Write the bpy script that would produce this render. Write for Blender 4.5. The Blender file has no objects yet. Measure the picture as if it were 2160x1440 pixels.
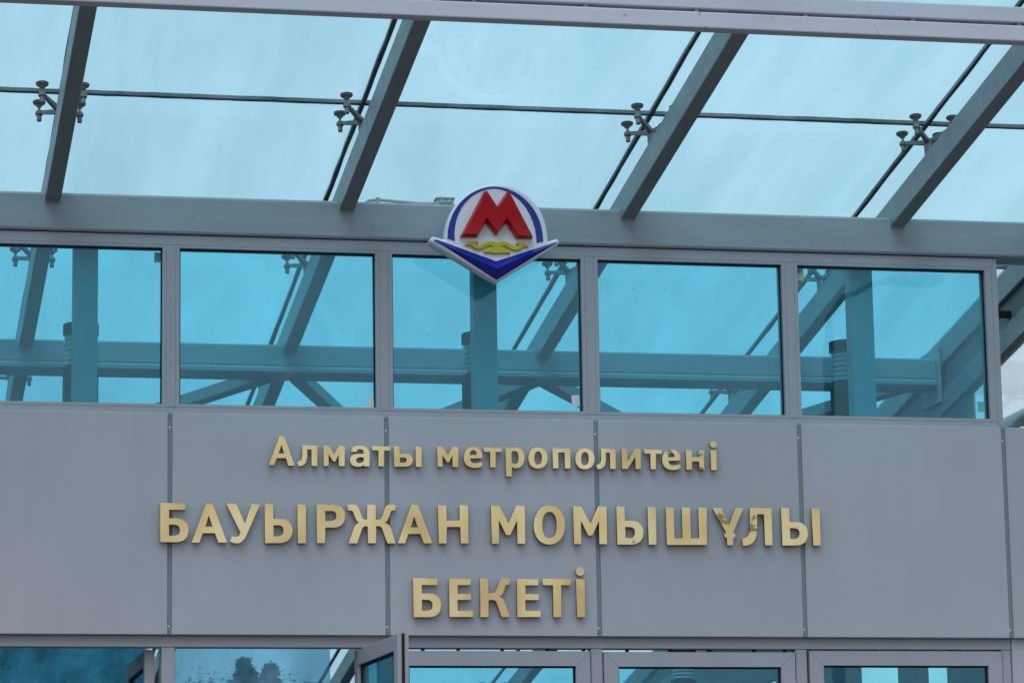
import bpy, bmesh, math, random, json
from mathutils import Vector, Matrix
random.seed(7)
S = bpy.context.scene
COL = S.collection
rad = math.radians

# ------------------------------------------------------------------ camera
cam_d = bpy.data.cameras.new("camera")
cam_d.sensor_width = 36.0
cam_d.lens = 116.82
cam_d.clip_start = 0.1
cam_d.clip_end = 3000.0
cam = bpy.data.objects.new("camera", cam_d)
COL.objects.link(cam)
cam.location = (-1.54200, -14.94393, 1.65)
cam.rotation_euler = (1.756315, 0.0159347, -0.2033568)
S.camera = cam

# ------------------------------------------------------------------ world, sun, exposure
SUN_EL, SUN_AZ = 58.0, 205.0          # overcast: soft light from high behind the camera
w = bpy.data.worlds.new("World")
S.world = w
w.use_nodes = True
nt = w.node_tree
nt.nodes.clear()
wo = nt.nodes.new("ShaderNodeOutputWorld")
bg = nt.nodes.new("ShaderNodeBackground")
sky = nt.nodes.new("ShaderNodeTexSky")
sky.sky_type = 'NISHITA'
sky.sun_disc = False
sky.sun_elevation = rad(SUN_EL)
sky.sun_rotation = rad(SUN_AZ)
sky.altitude = 800
sky.air_density = 1.0
sky.dust_density = 3.0
sky.ozone_density = 1.0
# an even cloud deck over the blue: desaturate, then mix with pale grey cloud of varying thickness
hs = nt.nodes.new("ShaderNodeHueSaturation")
hs.inputs['Saturation'].default_value = 0.35
hs.inputs['Value'].default_value = 1.0
nt.links.new(sky.outputs[0], hs.inputs['Color'])
tc = nt.nodes.new("ShaderNodeTexCoord")
no = nt.nodes.new("ShaderNodeTexNoise")
no.inputs['Scale'].default_value = 3.5
no.inputs['Detail'].default_value = 5.0
no.inputs['Roughness'].default_value = 0.55
nt.links.new(tc.outputs['Generated'], no.inputs['Vector'])
cr = nt.nodes.new("ShaderNodeValToRGB")
cr.color_ramp.elements[0].position = 0.30
cr.color_ramp.elements[0].color = (6.7, 8.1, 9.2, 1)
cr.color_ramp.elements[1].position = 0.70
cr.color_ramp.elements[1].color = (8.8, 9.7, 10.3, 1)
nt.links.new(no.outputs['Fac'], cr.inputs['Fac'])
mx = nt.nodes.new("ShaderNodeMix")
mx.data_type = 'RGBA'
mx.inputs['Factor'].default_value = 0.8
nt.links.new(hs.outputs['Color'], mx.inputs['A'])
nt.links.new(cr.outputs['Color'], mx.inputs['B'])
nt.links.new(mx.outputs['Result'], bg.inputs['Color'])
bg.inputs['Strength'].default_value = 0.10
nt.links.new(bg.outputs[0], wo.inputs[0])

sun_d = bpy.data.lights.new("sun", 'SUN')
sun_d.energy = 1.6
sun_d.angle = rad(40)
sun_d.color = (1.0, 0.95, 0.93)
sun = bpy.data.objects.new("sun", sun_d)
COL.objects.link(sun)
sun.location = (-10, -30, 40)
sun.rotation_euler = (rad(90 - SUN_EL), 0, rad(180 - SUN_AZ))

S.view_settings.view_transform = 'Standard'
S.view_settings.look = 'None'
S.view_settings.exposure = 0.0
S.view_settings.gamma = 1.0
S.view_settings.use_curve_mapping = False
S.cycles.transparent_max_bounces = 32
S.cycles.max_bounces = 10
S.cycles.glossy_bounces = 4

# ------------------------------------------------------------------ materials
def newmat(name):
    m = bpy.data.materials.new(name)
    m.use_nodes = True
    n = m.node_tree
    n.nodes.clear()
    out = n.nodes.new("ShaderNodeOutputMaterial")
    return m, n, out

def noise(n, scale, detail=4, rough=0.6, stretch=None, coord='Position'):
    t = n.nodes.new("ShaderNodeNewGeometry" if coord == 'Position' else "ShaderNodeTexCoord")
    x = n.nodes.new("ShaderNodeTexNoise")
    x.inputs['Scale'].default_value = scale
    x.inputs['Detail'].default_value = detail
    x.inputs['Roughness'].default_value = rough
    if stretch:
        mp = n.nodes.new("ShaderNodeMapping")
        mp.inputs['Scale'].default_value = stretch
        n.links.new(t.outputs[coord], mp.inputs[0])
        n.links.new(mp.outputs[0], x.inputs['Vector'])
    else:
        n.links.new(t.outputs[coord], x.inputs['Vector'])
    return x.outputs['Fac']

def ramp(n, fac, stops):
    r = n.nodes.new("ShaderNodeValToRGB")
    e = r.color_ramp.elements
    while len(e) < len(stops):
        e.new(0.5)
    for el, (p, c) in zip(e, stops):
        el.position = p
        el.color = (*c, 1) if len(c) == 3 else c
    n.links.new(fac, r.inputs['Fac'])
    return r.outputs['Color']

def mixc(n, fac, a, b):
    m = n.nodes.new("ShaderNodeMix")
    m.data_type = 'RGBA'
    if isinstance(fac, (int, float)):
        m.inputs['Factor'].default_value = fac
    else:
        n.links.new(fac, m.inputs['Factor'])
    for k, v in (('A', a), ('B', b)):
        if isinstance(v, tuple):
            m.inputs[k].default_value = (*v, 1)
        else:
            n.links.new(v, m.inputs[k])
    return m.outputs['Result']

def paint(name, base, var=0.06, rough=0.45, scale=3.0, stretch=None, speck=0.0, metallic=0.0, bump=0.0, bscale=60, spec=0.4):
    """painted or coated surface with faint uneven tone, fine grime and chips of its own"""
    m, n, out = newmat(name)
    b = n.nodes.new("ShaderNodeBsdfPrincipled")
    lo = tuple(c * (1 - var) for c in base)
    hi = tuple(min(1, c * (1 + var)) for c in base)
    c = ramp(n, noise(n, scale, 5, 0.6, stretch), [(0.3, lo), (0.7, hi)])
    if speck:
        f = ramp(n, noise(n, 38, 2, 0.5), [(0.66, (0, 0, 0)), (0.70, (1, 1, 1))])
        f2 = ramp(n, noise(n, 5, 2, 0.5), [(0.5, (0, 0, 0)), (0.62, (speck,) * 3)])
        mm = n.nodes.new("ShaderNodeMath")
        mm.operation = 'MULTIPLY'
        n.links.new(f, mm.inputs[0])
        n.links.new(f2, mm.inputs[1])
        c = mixc(n, mm.outputs[0], c, tuple(x * 0.35 for x in base))
    n.links.new(c, b.inputs['Base Color'])
    b.inputs['Metallic'].default_value = metallic
    b.inputs['Specular IOR Level'].default_value = spec
    r = ramp(n, noise(n, scale * 2.3, 3), [(0.3, (rough * 0.85,) * 3), (0.7, (min(1, rough * 1.15),) * 3)])
    n.links.new(r, b.inputs['Roughness'])
    if bump:
        bp = n.nodes.new("ShaderNodeBump")
        bp.inputs['Strength'].default_value = bump
        bp.inputs['Distance'].default_value = 0.01
        n.links.new(noise(n, bscale, 3), bp.inputs['Height'])
        n.links.new(bp.outputs[0], b.inputs['Normal'])
    n.links.new(b.outputs[0], out.inputs[0])
    return m

def cladding(name, base):
    """powder coated sheet: faint rain streaks, dust, a few smudges, slightly different tone sheet by sheet"""
    m, n, out = newmat(name)
    b = n.nodes.new("ShaderNodeBsdfPrincipled")
    c = ramp(n, noise(n, 1.3, 5, 0.6), [(0.3, tuple(x * 0.94 for x in base)), (0.7, tuple(x * 1.05 for x in base))])
    st = ramp(n, noise(n, 7, 4, 0.65, (1.6, 1, 0.10)), [(0.42, (0, 0, 0)), (0.75, (1, 1, 1))])
    mu = n.nodes.new("ShaderNodeMath"); mu.operation = 'MULTIPLY'; mu.inputs[1].default_value = 0.10
    n.links.new(st, mu.inputs[0])
    c = mixc(n, mu.outputs[0], c, tuple(x * 0.72 for x in base))
    sm = ramp(n, noise(n, 9, 6, 0.7), [(0.715, (0, 0, 0)), (0.76, (0.35, 0.35, 0.35))])
    c = mixc(n, sm, c, tuple(x * 0.5 for x in base))
    oi = n.nodes.new("ShaderNodeObjectInfo")
    hv = n.nodes.new("ShaderNodeHueSaturation")
    vm = n.nodes.new("ShaderNodeMapRange")
    vm.inputs['To Min'].default_value = 0.955
    vm.inputs['To Max'].default_value = 1.03
    n.links.new(oi.outputs['Random'], vm.inputs['Value'])
    n.links.new(vm.outputs[0], hv.inputs['Value'])
    n.links.new(c, hv.inputs['Color'])
    n.links.new(hv.outputs[0], b.inputs['Base Color'])
    b.inputs['Roughness'].default_value = 0.48
    b.inputs['Specular IOR Level'].default_value = 0.4
    bp = n.nodes.new("ShaderNodeBump")
    bp.inputs['Strength'].default_value = 0.05
    bp.inputs['Distance'].default_value = 0.03
    n.links.new(noise(n, 2.2, 1, 0.4), bp.inputs['Height'])
    n.links.new(bp.outputs[0], b.inputs['Normal'])
    n.links.new(b.outputs[0], out.inputs[0])
    return m

def glass(name, tint, dirt_haze=0.06, dscale=(1.2, 0.35, 1), refl=1.0, wave=0.02, dirt_haze_col=(0.85, 0.9, 0.92), mirror=(0.95, 0.97, 1)):
    """tinted sheet: each face lets through `tint`, mirrors by angle, and carries a thin uneven film: dust, plus painted streaks and haze"""
    m, n, out = newmat(name)
    tr = n.nodes.new("ShaderNodeBsdfTransparent")
    oi = n.nodes.new("ShaderNodeObjectInfo")
    n.links.new(mixc(n, oi.outputs['Random'], tuple(c * 0.955 for c in tint), tuple(min(1, c * 1.01) for c in tint)), tr.inputs['Color'])
    gl = n.nodes.new("ShaderNodeBsdfGlossy")
    gl.inputs['Roughness'].default_value = 0.01
    gl.inputs['Color'].default_value = (*mirror, 1)
    bp = n.nodes.new("ShaderNodeBump")
    bp.inputs['Strength'].default_value = wave
    bp.inputs['Distance'].default_value = 0.05
    n.links.new(noise(n, 2.2, 2, 0.5), bp.inputs['Height'])
    n.links.new(bp.outputs[0], gl.inputs['Normal'])
    # mirror share by angle (Schlick), the same from both sides of the sheet
    ge = n.nodes.new("ShaderNodeNewGeometry")
    dt = n.nodes.new("ShaderNodeVectorMath")
    dt.operation = 'DOT_PRODUCT'
    n.links.new(ge.outputs['Incoming'], dt.inputs[0])
    n.links.new(ge.outputs['Normal'], dt.inputs[1])
    def mth(op, a, b=None):
        q = n.nodes.new("ShaderNodeMath")
        q.operation = op
        for k, v in enumerate((a, b)):
            if v is None:
                continue
            if isinstance(v, (int, float)):
                q.inputs[k].default_value = v
            else:
                n.links.new(v, q.inputs[k])
        return q.outputs[0]
    ca = mth('ABSOLUTE', dt.outputs['Value'])
    p5 = mth('POWER', mth('SUBTRACT', 1.0, ca), 5.0)
    fz = mth('MULTIPLY', mth('ADD', mth('MULTIPLY', p5, 0.96), 0.04), refl)
    class _:
        outputs = [fz]
    mu = _
    m1 = n.nodes.new("ShaderNodeMixShader")
    n.links.new(mu.outputs[0], m1.inputs[0])
    n.links.new(tr.outputs[0], m1.inputs[1])
    n.links.new(gl.outputs[0], m1.inputs[2])
    tl = n.nodes.new("ShaderNodeBsdfTranslucent")
    tl.inputs['Color'].default_value = (*dirt_haze_col, 1)
    f = ramp(n, noise(n, 1.6, 6, 0.62, dscale), [(0.38, (dirt_haze * 0.15,) * 3), (0.72, (dirt_haze * 1.6,) * 3)])
    sp = ramp(n, noise(n, 30, 2, 0.5), [(0.74, (0, 0, 0)), (0.80, (dirt_haze * 2.5,) * 3)])
    ad = n.nodes.new("ShaderNodeMath")
    ad.operation = 'ADD'
    ad.use_clamp = True
    n.links.new(f, ad.inputs[0])
    n.links.new(sp, ad.inputs[1])
    m2 = n.nodes.new("ShaderNodeMixShader")
    n.links.new(ad.outputs[0], m2.inputs[0])
    n.links.new(m1.outputs[0], m2.inputs[1])
    n.links.new(tl.outputs[0], m2.inputs[2])
    n.links.new(m2.outputs[0], out.inputs[0])
    return m

def gold(name, peel):
    m, n, out = newmat(name)
    b = n.nodes.new("ShaderNodeBsdfPrincipled")
    c = ramp(n, noise(n, 5.0, 1, 0.4, (1, 1, 0.7)), [(0.30, (0.74, 0.50, 0.225)), (0.5, (0.91, 0.64, 0.31)), (0.70, (1.0, 0.77, 0.42))])  # broad tone changes stand in for uneven reflections across the metal
    ro = ramp(n, noise(n, 120, 2, 0.5, (6, 1, 0.5)), [(0.3, (0.26,) * 3), (0.7, (0.42,) * 3)])
    if peel:
        f = ramp(n, noise(n, 13, 5, 0.62), [(peel, (0, 0, 0)), (peel + 0.012, (1, 1, 1))])
        c = mixc(n, f, c, (0.36, 0.29, 0.12))
        ro = mixc(n, f, ro, (0.75, 0.75, 0.75))
        me = n.nodes.new("ShaderNodeMath")
        me.operation = 'MULTIPLY_ADD'
        me.inputs[1].default_value = -0.55
        me.inputs[2].default_value = 0.6
        n.links.new(f, me.inputs[0])
        n.links.new(me.outputs[0], b.inputs['Metallic'])
    else:
        b.inputs['Metallic'].default_value = 0.75
    n.links.new(c, b.inputs['Base Color'])
    n.links.new(ro, b.inputs['Roughness'])
    n.links.new(b.outputs[0], out.inputs[0])
    return m

M = {}
M['panel'] = cladding("grey_panel_paint", (0.455, 0.435, 0.48))
M['frame'] = paint("grey_frame_paint", (0.385, 0.375, 0.415), 0.04, 0.45, 5.0, (1, 1, 1))
M['steel'] = paint("grey_steel_paint", (0.33, 0.37, 0.40), 0.09, 0.42, 3.5, (0.5, 3, 3), 0.5, bump=0.12, bscale=25)
M['rafter'] = paint("rafter_shaded_paint", (0.235, 0.27, 0.285), 0.10, 0.45, 5.0, (3, 0.6, 3), 0.4, bump=0.1, bscale=30)  # same grey as the steel; shade and tinted roof light put into the colour
M['fascia'] = paint("fascia_lit_paint", (0.66, 0.60, 0.67), 0.05, 0.45, 4.0, (0.4, 2, 2), 0.7)  # lighter than the steel: open daylight on the front is put into the colour
M['strip'] = paint("joint_strip_paint", (0.27, 0.285, 0.31), 0.05, 0.5, 5)
M['rubber'] = paint("black_rubber", (0.012, 0.014, 0.016), 0.1, 0.6, 9, spec=0.2)
M['sealant'] = paint("dark_sealant", (0.075, 0.088, 0.09), 0.25, 0.7, 22, bump=0.5, bscale=40, spec=0.2)
M['galv'] = paint("galvanised_fitting", (0.20, 0.20, 0.19), 0.15, 0.4, 18, metallic=0.35)
M['bright'] = paint('bright_louvre_metal', (0.88, 0.88, 0.88), 0.05, 0.3, 12)
M['dark'] = paint("dark_lamp_body", (0.012, 0.013, 0.015), 0.2, 0.55, 12, spec=0.2)
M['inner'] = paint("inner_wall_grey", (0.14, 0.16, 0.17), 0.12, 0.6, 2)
M['column'] = paint("column_paint", (0.38, 0.39, 0.40), 0.06, 0.5, 4)
M['white'] = paint("white_acrylic", (0.90, 0.85, 0.89), 0.03, 0.22, 6, speck=0.15, spec=0.5)
M['red'] = paint("red_acrylic", (0.52, 0.003, 0.008), 0.06, 0.14, 6, spec=0.28)
M['blue'] = paint("blue_acrylic", (0.012, 0.022, 0.30), 0.06, 0.22, 6, spec=0.5)
M['yellow'] = paint("yellow_acrylic", (0.62, 0.50, 0.01), 0.06, 0.28, 9, spec=0.5)
M['paper'] = paint("paper_note", (0.72, 0.74, 0.74), 0.05, 0.8, 25)
M['mint'] = paint("mint_paper_note", (0.16, 0.52, 0.50), 0.05, 0.8, 25)
M['beige'] = paint("beige_paper_note", (0.62, 0.57, 0.48), 0.05, 0.8, 25)
M['olive'] = paint("olive_paper_note", (0.17, 0.34, 0.33), 0.12, 0.8, 25)
M['tape'] = paint("green_tape", (0.02, 0.30, 0.16), 0.1, 0.5, 25)
M['plastic'] = paint("grey_plastic", (0.42, 0.45, 0.46), 0.05, 0.4, 9)
M['gold'] = gold("brushed_gold", 0)
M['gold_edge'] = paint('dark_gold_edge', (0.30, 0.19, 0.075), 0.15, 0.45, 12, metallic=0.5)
M['gold_worn'] = gold("peeling_gold", 0.60)
M['gold_chip'] = gold("chipped_gold", 0.68)
M['roof'] = glass("roof_glass", (0.748, 0.938, 0.998), 0.11, (2.2, 0.30, 1), 0.45, dirt_haze_col=(0.78, 0.89, 0.98))
M['pane'] = glass("tinted_window_glass", (0.555, 0.905, 0.965), 0.085, (1.3, 1, 0.7), 1.45, 0.006, mirror=(0.5, 0.8, 0.97))  # film smears stand in for soft reflected streaks on the panes
M['deep'] = glass('deep_blue_tint_glass', (0.34, 0.74, 0.90), 0.10, (1.5, 1, 0.4), 1.5, 0.01, mirror=(0.5, 0.8, 1.0))  # for the added screen that deepens the blue in the left doorway
M['screen'] = glass("grey_blue_haze_glass", (0.70, 0.86, 0.94), 0.26, (1.2, 1, 0.3), 1.5, 0.01, mirror=(0.6, 0.85, 1.0), dirt_haze_col=(0.55, 0.75, 0.86))  # for the added screen; its heavy bluish film paints haze over the trees
M['side'] = glass("clear_side_glass", (0.93, 0.97, 0.98), 0.10, (1, 1, 1))
M['clear'] = glass("lamp_glass", (0.93, 0.96, 0.97), 0.12, (1, 1, 1))
M['paving'] = paint("paving_asphalt", (0.065, 0.065, 0.066), 0.15, 0.85, 0.8, bump=0.2)
M['granite'] = paint("granite_steps", (0.085, 0.082, 0.08), 0.2, 0.6, 30)
M['render'] = paint("building_render", (0.045, 0.065, 0.085), 0.15, 0.8, 0.5)
M['pale_render'] = paint("pale_render", (0.42, 0.42, 0.40), 0.1, 0.8, 0.5)
M['darkglass'] = paint("dark_window_glass", (0.03, 0.04, 0.05), 0.1, 0.08, 2)
M['bark'] = paint("bark", (0.09, 0.07, 0.05), 0.3, 0.9, 8, bump=0.6)
M['leaf'] = paint("leaf_green", (0.06, 0.09, 0.04), 0.3, 0.6, 1.4)
M['leaf_dark'] = paint("needle_green", (0.035, 0.065, 0.035), 0.4, 0.6, 1.4)
M['lamp_metal'] = paint("street_lamp_metal", (0.30, 0.31, 0.32), 0.06, 0.4, 4, metallic=0.3)

# ------------------------------------------------------------------ mesh helpers
TH = math.atan(0.164)                       # fall of the glass roof towards the back
ROOF = Matrix.Rotation(-TH, 4, 'X')

class MB:
    def __init__(self):
        self.bm = bmesh.new()
    def box(self, x0, x1, y0, y1, z0, z1, bev=0.0, seg=1, mat=None, mi=0):
        r = bmesh.ops.create_cube(self.bm, size=1.0)
        vs = r['verts']
        T = Matrix.Translation(((x0 + x1) / 2, (y0 + y1) / 2, (z0 + z1) / 2)) @ Matrix.Diagonal((x1 - x0, y1 - y0, z1 - z0, 1))
        bmesh.ops.transform(self.bm, matrix=T, verts=vs)
        fs = set(f for v in vs for f in v.link_faces)
        if bev:
            es = list(set(e for v in vs for e in v.link_edges))
            g = bmesh.ops.bevel(self.bm, geom=es, offset=bev, offset_type='OFFSET', segments=seg, profile=0.5, affect='EDGES')
            fs = set(g['faces'])
            vs = list(set(v for f in fs for v in f.verts))
            todo = list(vs)
            seen = set(vs)
            while todo:
                v = todo.pop()
                for e in v.link_edges:
                    o = e.other_vert(v)
                    if o not in seen:
                        seen.add(o)
                        todo.append(o)
            vs = list(seen)
            fs = set(f for v in vs for f in v.link_faces)
        for f in fs:
            f.material_index = mi
        if mat is not None:
            bmesh.ops.transform(self.bm, matrix=mat, verts=vs)
        return vs
    def prism(self, pts, y0, y1, mi=0, mat=None):
        """polygon in x,z extruded from y0 (front) to y1 (back)"""
        a = [self.bm.verts.new((x, y0, z)) for x, z in pts]
        b = [self.bm.verts.new((x, y1, z)) for x, z in pts]
        n = len(pts)
        fs = [self.bm.faces.new(a), self.bm.faces.new(b[::-1])]
        for i in range(n):
            fs.append(self.bm.faces.new((a[i], b[i], b[(i + 1) % n], a[(i + 1) % n])))
        for f in fs:
            f.material_index = mi
        if mat is not None:
            bmesh.ops.transform(self.bm, matrix=mat, verts=a + b)
    def tube(self, pts, radii, seg=12, mi=0, caps=True):
        pts = [Vector(p) for p in pts]
        if isinstance(radii, (int, float)):
            radii = [radii] * len(pts)
        rings = []
        up = None
        for i, p in enumerate(pts):
            d = (pts[min(i + 1, len(pts) - 1)] - pts[max(i - 1, 0)]).normalized()
            if up is None:
                up = Vector((0, 0, 1)) if abs(d.z) < 0.9 else Vector((1, 0, 0))
            u = d.cross(up).normalized()
            v = u.cross(d).normalized()
            up = v
            rings.append([self.bm.verts.new(p + radii[i] * (math.cos(2 * math.pi * k / seg) * u + math.sin(2 * math.pi * k / seg) * v)) for k in range(seg)])
        for a, b in zip(rings, rings[1:]):
            for k in range(seg):
                f = self.bm.faces.new((a[k], a[(k + 1) % seg], b[(k + 1) % seg], b[k]))
                f.smooth = True
                f.material_index = mi
        if caps:
            for r in (rings[0], rings[-1]):
                try:
                    f = self.bm.faces.new(r)
                    f.material_index = mi
                except ValueError:
                    pass
    def lathe(self, prof, base=(0, 0, 0), seg=20, mi=0):
        """profile of (radius, height) turned about a vertical axis, sharp between steps"""
        base = Vector(base)
        rings = [[self.bm.verts.new(base + Vector((r * math.cos(2 * math.pi * k / seg), r * math.sin(2 * math.pi * k / seg), h))) for k in range(seg)] for r, h in prof]
        for a, b in zip(rings, rings[1:]):
            for k in range(seg):
                f = self.bm.faces.new((a[k], a[(k + 1) % seg], b[(k + 1) % seg], b[k]))
                f.material_index = mi
        for r in (rings[0], rings[-1]):
            f = self.bm.faces.new(r)
            f.material_index = mi
    def bar(self, p, q, wdt, hgt, bev=0.0, mi=0, up=(0, 0, 1)):
        """straight box section from p to q"""
        p, q = Vector(p), Vector(q)
        d = q - p
        L = d.length
        d.normalize()
        u = d.cross(Vector(up)).normalized()
        v = u.cross(d).normalized()
        T = Matrix((u, d, v)).transposed().to_4x4()
        T.translation = (p + q) / 2
        self.box(-wdt / 2, wdt / 2, -L / 2, L / 2, -hgt / 2, hgt / 2, bev, 1, T, mi)
    def build(self, name, mats, parent=None, origin=None):
        bmesh.ops.remove_doubles(self.bm, verts=self.bm.verts, dist=1e-6)
        bmesh.ops.recalc_face_normals(self.bm, faces=self.bm.faces)
        if origin is not None:
            bmesh.ops.translate(self.bm, vec=-Vector(origin), verts=self.bm.verts)
        me = bpy.data.meshes.new(name)
        self.bm.to_mesh(me)
        self.bm.free()
        for m in (mats if isinstance(mats, (list, tuple)) else [mats]):
            me.materials.append(m)
        o = bpy.data.objects.new(name, me)
        COL.objects.link(o)
        if origin is not None:
            o.location = origin
        if parent is not None:
            o.parent = parent
            base = Vector((0, 0, 0))
            p = parent
            while p is not None:
                base += p.location if p.rotation_euler == Matrix().to_euler() else p.location
                p = p.parent
            o.location = o.location - base
        return o

def empty(name, loc=(0, 0, 0)):
    o = bpy.data.objects.new(name, None)
    o.empty_display_size = 0.2
    COL.objects.link(o)
    o.location = loc
    return o

def tag(o, label, cat, group=None, kind=None):
    if label: o['label'] = label
    if cat: o['category'] = cat
    if group: o['group'] = group
    if kind: o['kind'] = kind
    return o


def slab(mb, x0, x1, y0, y1, h0, h1, bev=0.0, seg=1, mi=0):
    """box lying in the roof slope; y0..y1 is its level run, h0..h1 its heights at y = 0"""
    c = math.cos(TH)
    hb = (h0 + h1) / 2
    T = Matrix.Translation((0, 0, hb)) @ ROOF
    return mb.box(x0, x1, y0 / c, y1 / c, (h0 - hb) * c, (h1 - hb) * c, bev, seg, T, mi)

CX = 1.475                                  # middle axis of the entrance
UND, TOP, GL = 5.116, 5.253, 5.42           # rafter underside, rafter top, glass underside, at y = 0
RX = [-1.42, -0.552, 0.809, 2.157, 3.494, 4.39]
ROWS = [-2.60] + [round(-0.49 + 1.77 * k, 3) for k in range(8)]

# ------------------------------------------------------------------ setting
g = MB(); g.box(-900, 900, -900, 900, -0.4, 0.0)
tag(g.build('ground', M['paving']), None, None, None, 'structure')
for i, (ya, za, zb) in enumerate(((-2.2, 0.004, 0.15), (-1.85, 0.154, 0.30), (-1.5, 0.304, 0.45))):
    g = MB(); g.box(-3.6, 6.6, ya, 12.0, za, zb, 0.01)
    tag(g.build('podium', M['granite']), None, None, None, 'structure')

B = empty('station_building', (CX, 0, 0))
tag(B, 'metro station entrance with grey panelled front and sloping blue glass canopy', 'building')

# ------------------------------------------------------------------ canopy steel
m = MB(); m.box(-1.46, 4.43, 0.0, 0.185, 4.9855, 5.164, 0.012, 2)
main_beam = m.build('main_beam', M['steel'], B)
m = MB(); m.box(-1.38, 4.34, 1.94, 2.13, 4.728, 4.844, 0.010, 2)
rear_beam = m.build('rear_beam', M['steel'], B)
m = MB(); m.box(-1.38, 4.34, 1.926, 2.16, 4.690, 4.7275, 0.009, 1)
m.build('flange', M['steel'], rear_beam)
for sx in (-1, 1):
    m = MB(); x = CX + sx * 2.87
    m.box(x - 0.008, x + 0.008, 1.90, 2.19, 4.60, 4.90, 0.003)
    m.build('end_plate', M['steel'], rear_beam)
for z0, z1 in ((5.450, 5.520), (5.532, 5.602)):
    m = MB(); m.box(-1.52, 4.48, -2.105, -2.035, z0, z1, 0.006, 2)
    m.build('fascia_beam', M['fascia'], B)
for k in range(13):
    x = -1.35 + k * 0.47
    m = MB(); m.box(x, x + 0.02, -2.10, -2.06, 5.518, 5.534)
    m.build('spacer', M['galv'], B)
for i, x in enumerate(RX):
    m = MB(); slab(m, x - 0.036, x + 0.036, -2.04, 11.65, UND, TOP, 0.006, 2)
    r = m.build('rafter', M['rafter'], B)
    m = MB()                                 # welded cleat where the rafter meets the beam
    m.box(x - 0.0395, x + 0.0395, -0.004, 0.004, 5.108, 5.163, 0.003)
    m.build('weld', M['steel'], r)

# ------------------------------------------------------------------ roof glass, sealed joints
edges = [-1.60, -0.552, 0.809, 2.157, 3.494, 4.55]
proto_mesh = {}
for c in range(5):
    for r in range(8):
        m = MB()
        slab(m, edges[c] + 0.005, edges[c + 1] - 0.005, ROWS[r] + 0.005, ROWS[r + 1] - 0.005, GL, GL + 0.016)
        m.build('roof_pane', M['roof'], B, ((edges[c] + edges[c + 1]) / 2, (ROWS[r] + ROWS[r + 1]) / 2, GL - 0.164 * (ROWS[r] + ROWS[r + 1]) / 2))
def ragged(mb, p0, p1, half, h0, h1, along):
    """bead of sealant with a slightly uneven edge"""
    n = 90
    top, bot = [], []
    for i in range(n + 1):
        t = i / n
        a = half * (1 + random.uniform(-0.15, 0.35))
        b = half * (1 + random.uniform(-0.15, 0.35))
        if along == 'y':
            y = p0[1] + (p1[1] - p0[1]) * t
            q = [(p0[0] - a, y), (p0[0] + b, y)]
        else:
            x = p0[0] + (p1[0] - p0[0]) * t
            q = [(x, p0[1] - a), (x, p0[1] + b)]
        bot.append([mb.bm.verts.new((x_, y_, h0 - 0.164 * y_)) for x_, y_ in q])
        top.append([mb.bm.verts.new((x_, y_, h1 - 0.164 * y_)) for x_, y_ in q])
    for i in range(n):
        for a, b in ((bot[i], bot[i + 1]), (top[i + 1], top[i])):
            mb.bm.faces.new((a[0], a[1], b[1], b[0]))
        for k in (0, 1):
            mb.bm.faces.new((bot[i][k], bot[i + 1][k], top[i + 1][k], top[i][k]))
for x in edges[1:5]:
    m = MB(); ragged(m, (x, ROWS[0]), (x, ROWS[-1]), 0.0085, GL - 0.002, GL + 0.0165, 'y')
    m.build('sealant_joint', M['sealant'], B)
for x in (edges[0], edges[-1]):
    m = MB(); slab(m, x - 0.015, x + 0.015, ROWS[0], ROWS[-1], GL - 0.012, GL + 0.026)
    m.build('edge_trim', M['frame'], B)
for y in ROWS[1:-1]:
    m = MB(); ragged(m, (edges[0] + 0.02, y), (edges[-1] - 0.02, y), 0.0085, GL - 0.0015, GL + 0.0163, 'x')
    m.build('sealant_joint', M['sealant'], B)

# ------------------------------------------------------------------ point fittings that carry the glass
def spider_meshes():
    """hub with four arms, and one clamp; local z is the roof normal, origin on the glass underside"""
    a = MB()
    a.lathe([(0.024, -0.185), (0.024, -0.100), (0.019, -0.098), (0.019, -0.078)], seg=16)
    for sx in (-1, 1):
        for sy in (-1, 1):
            q = Vector((sx * 0.090, sy * 0.102, -0.052))
            p = Vector((sx * 0.008, sy * 0.008, -0.088))
            d = (q - p)
            n = 5
            side = d.cross(Vector((0, 0, 1))).normalized()
            rings = []
            for i in range(n + 1):
                t = i / n
                c = p + d * t
                wd = 0.0125 - 0.006 * t
                hh = 0.011 - 0.004 * t
                rings.append([a.bm.verts.new(c + side * s1 * wd + Vector((0, 0, s2 * hh))) for s1, s2 in ((-1, -1), (1, -1), (1, 1), (-1, 1))])
            for r0, r1 in zip(rings, rings[1:]):
                for k in range(4):
                    a.bm.faces.new((r0[k], r0[(k + 1) % 4], r1[(k + 1) % 4], r1[k]))
            a.bm.faces.new(rings[0]); a.bm.faces.new(rings[-1])
    bmesh.ops.transform(a.bm, matrix=ROOF, verts=a.bm.verts)
    c = MB()
    c.lathe([(0.0095, -0.094), (0.0110, -0.091), (0.0110, -0.064), (0.0175, -0.063), (0.0175, -0.052), (0.0120, -0.043), (0.0060, -0.040), (0.0060, -0.026), (0.0120, -0.024), (0.0140, -0.018), (0.0270, -0.009), (0.0285, -0.004)], seg=18)
    c.lathe([(0.0290, -0.004), (0.0290, 0.0)], seg=18, mi=1)
    bmesh.ops.transform(c.bm, matrix=ROOF, verts=c.bm.verts)
    return a, c
A_, C_ = spider_meshes()
fit0 = A_.build('spider_fitting', M['galv'], B)
cl0 = C_.build('clamp', [M['galv'], M['rubber']], None)
offs = []
for sx in (-1, 1):
    for sy in (-1, 1):
        v = ROOF @ Vector((sx * 0.090, sy * 0.102, 0))
        offs.append(v)
first = True
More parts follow.
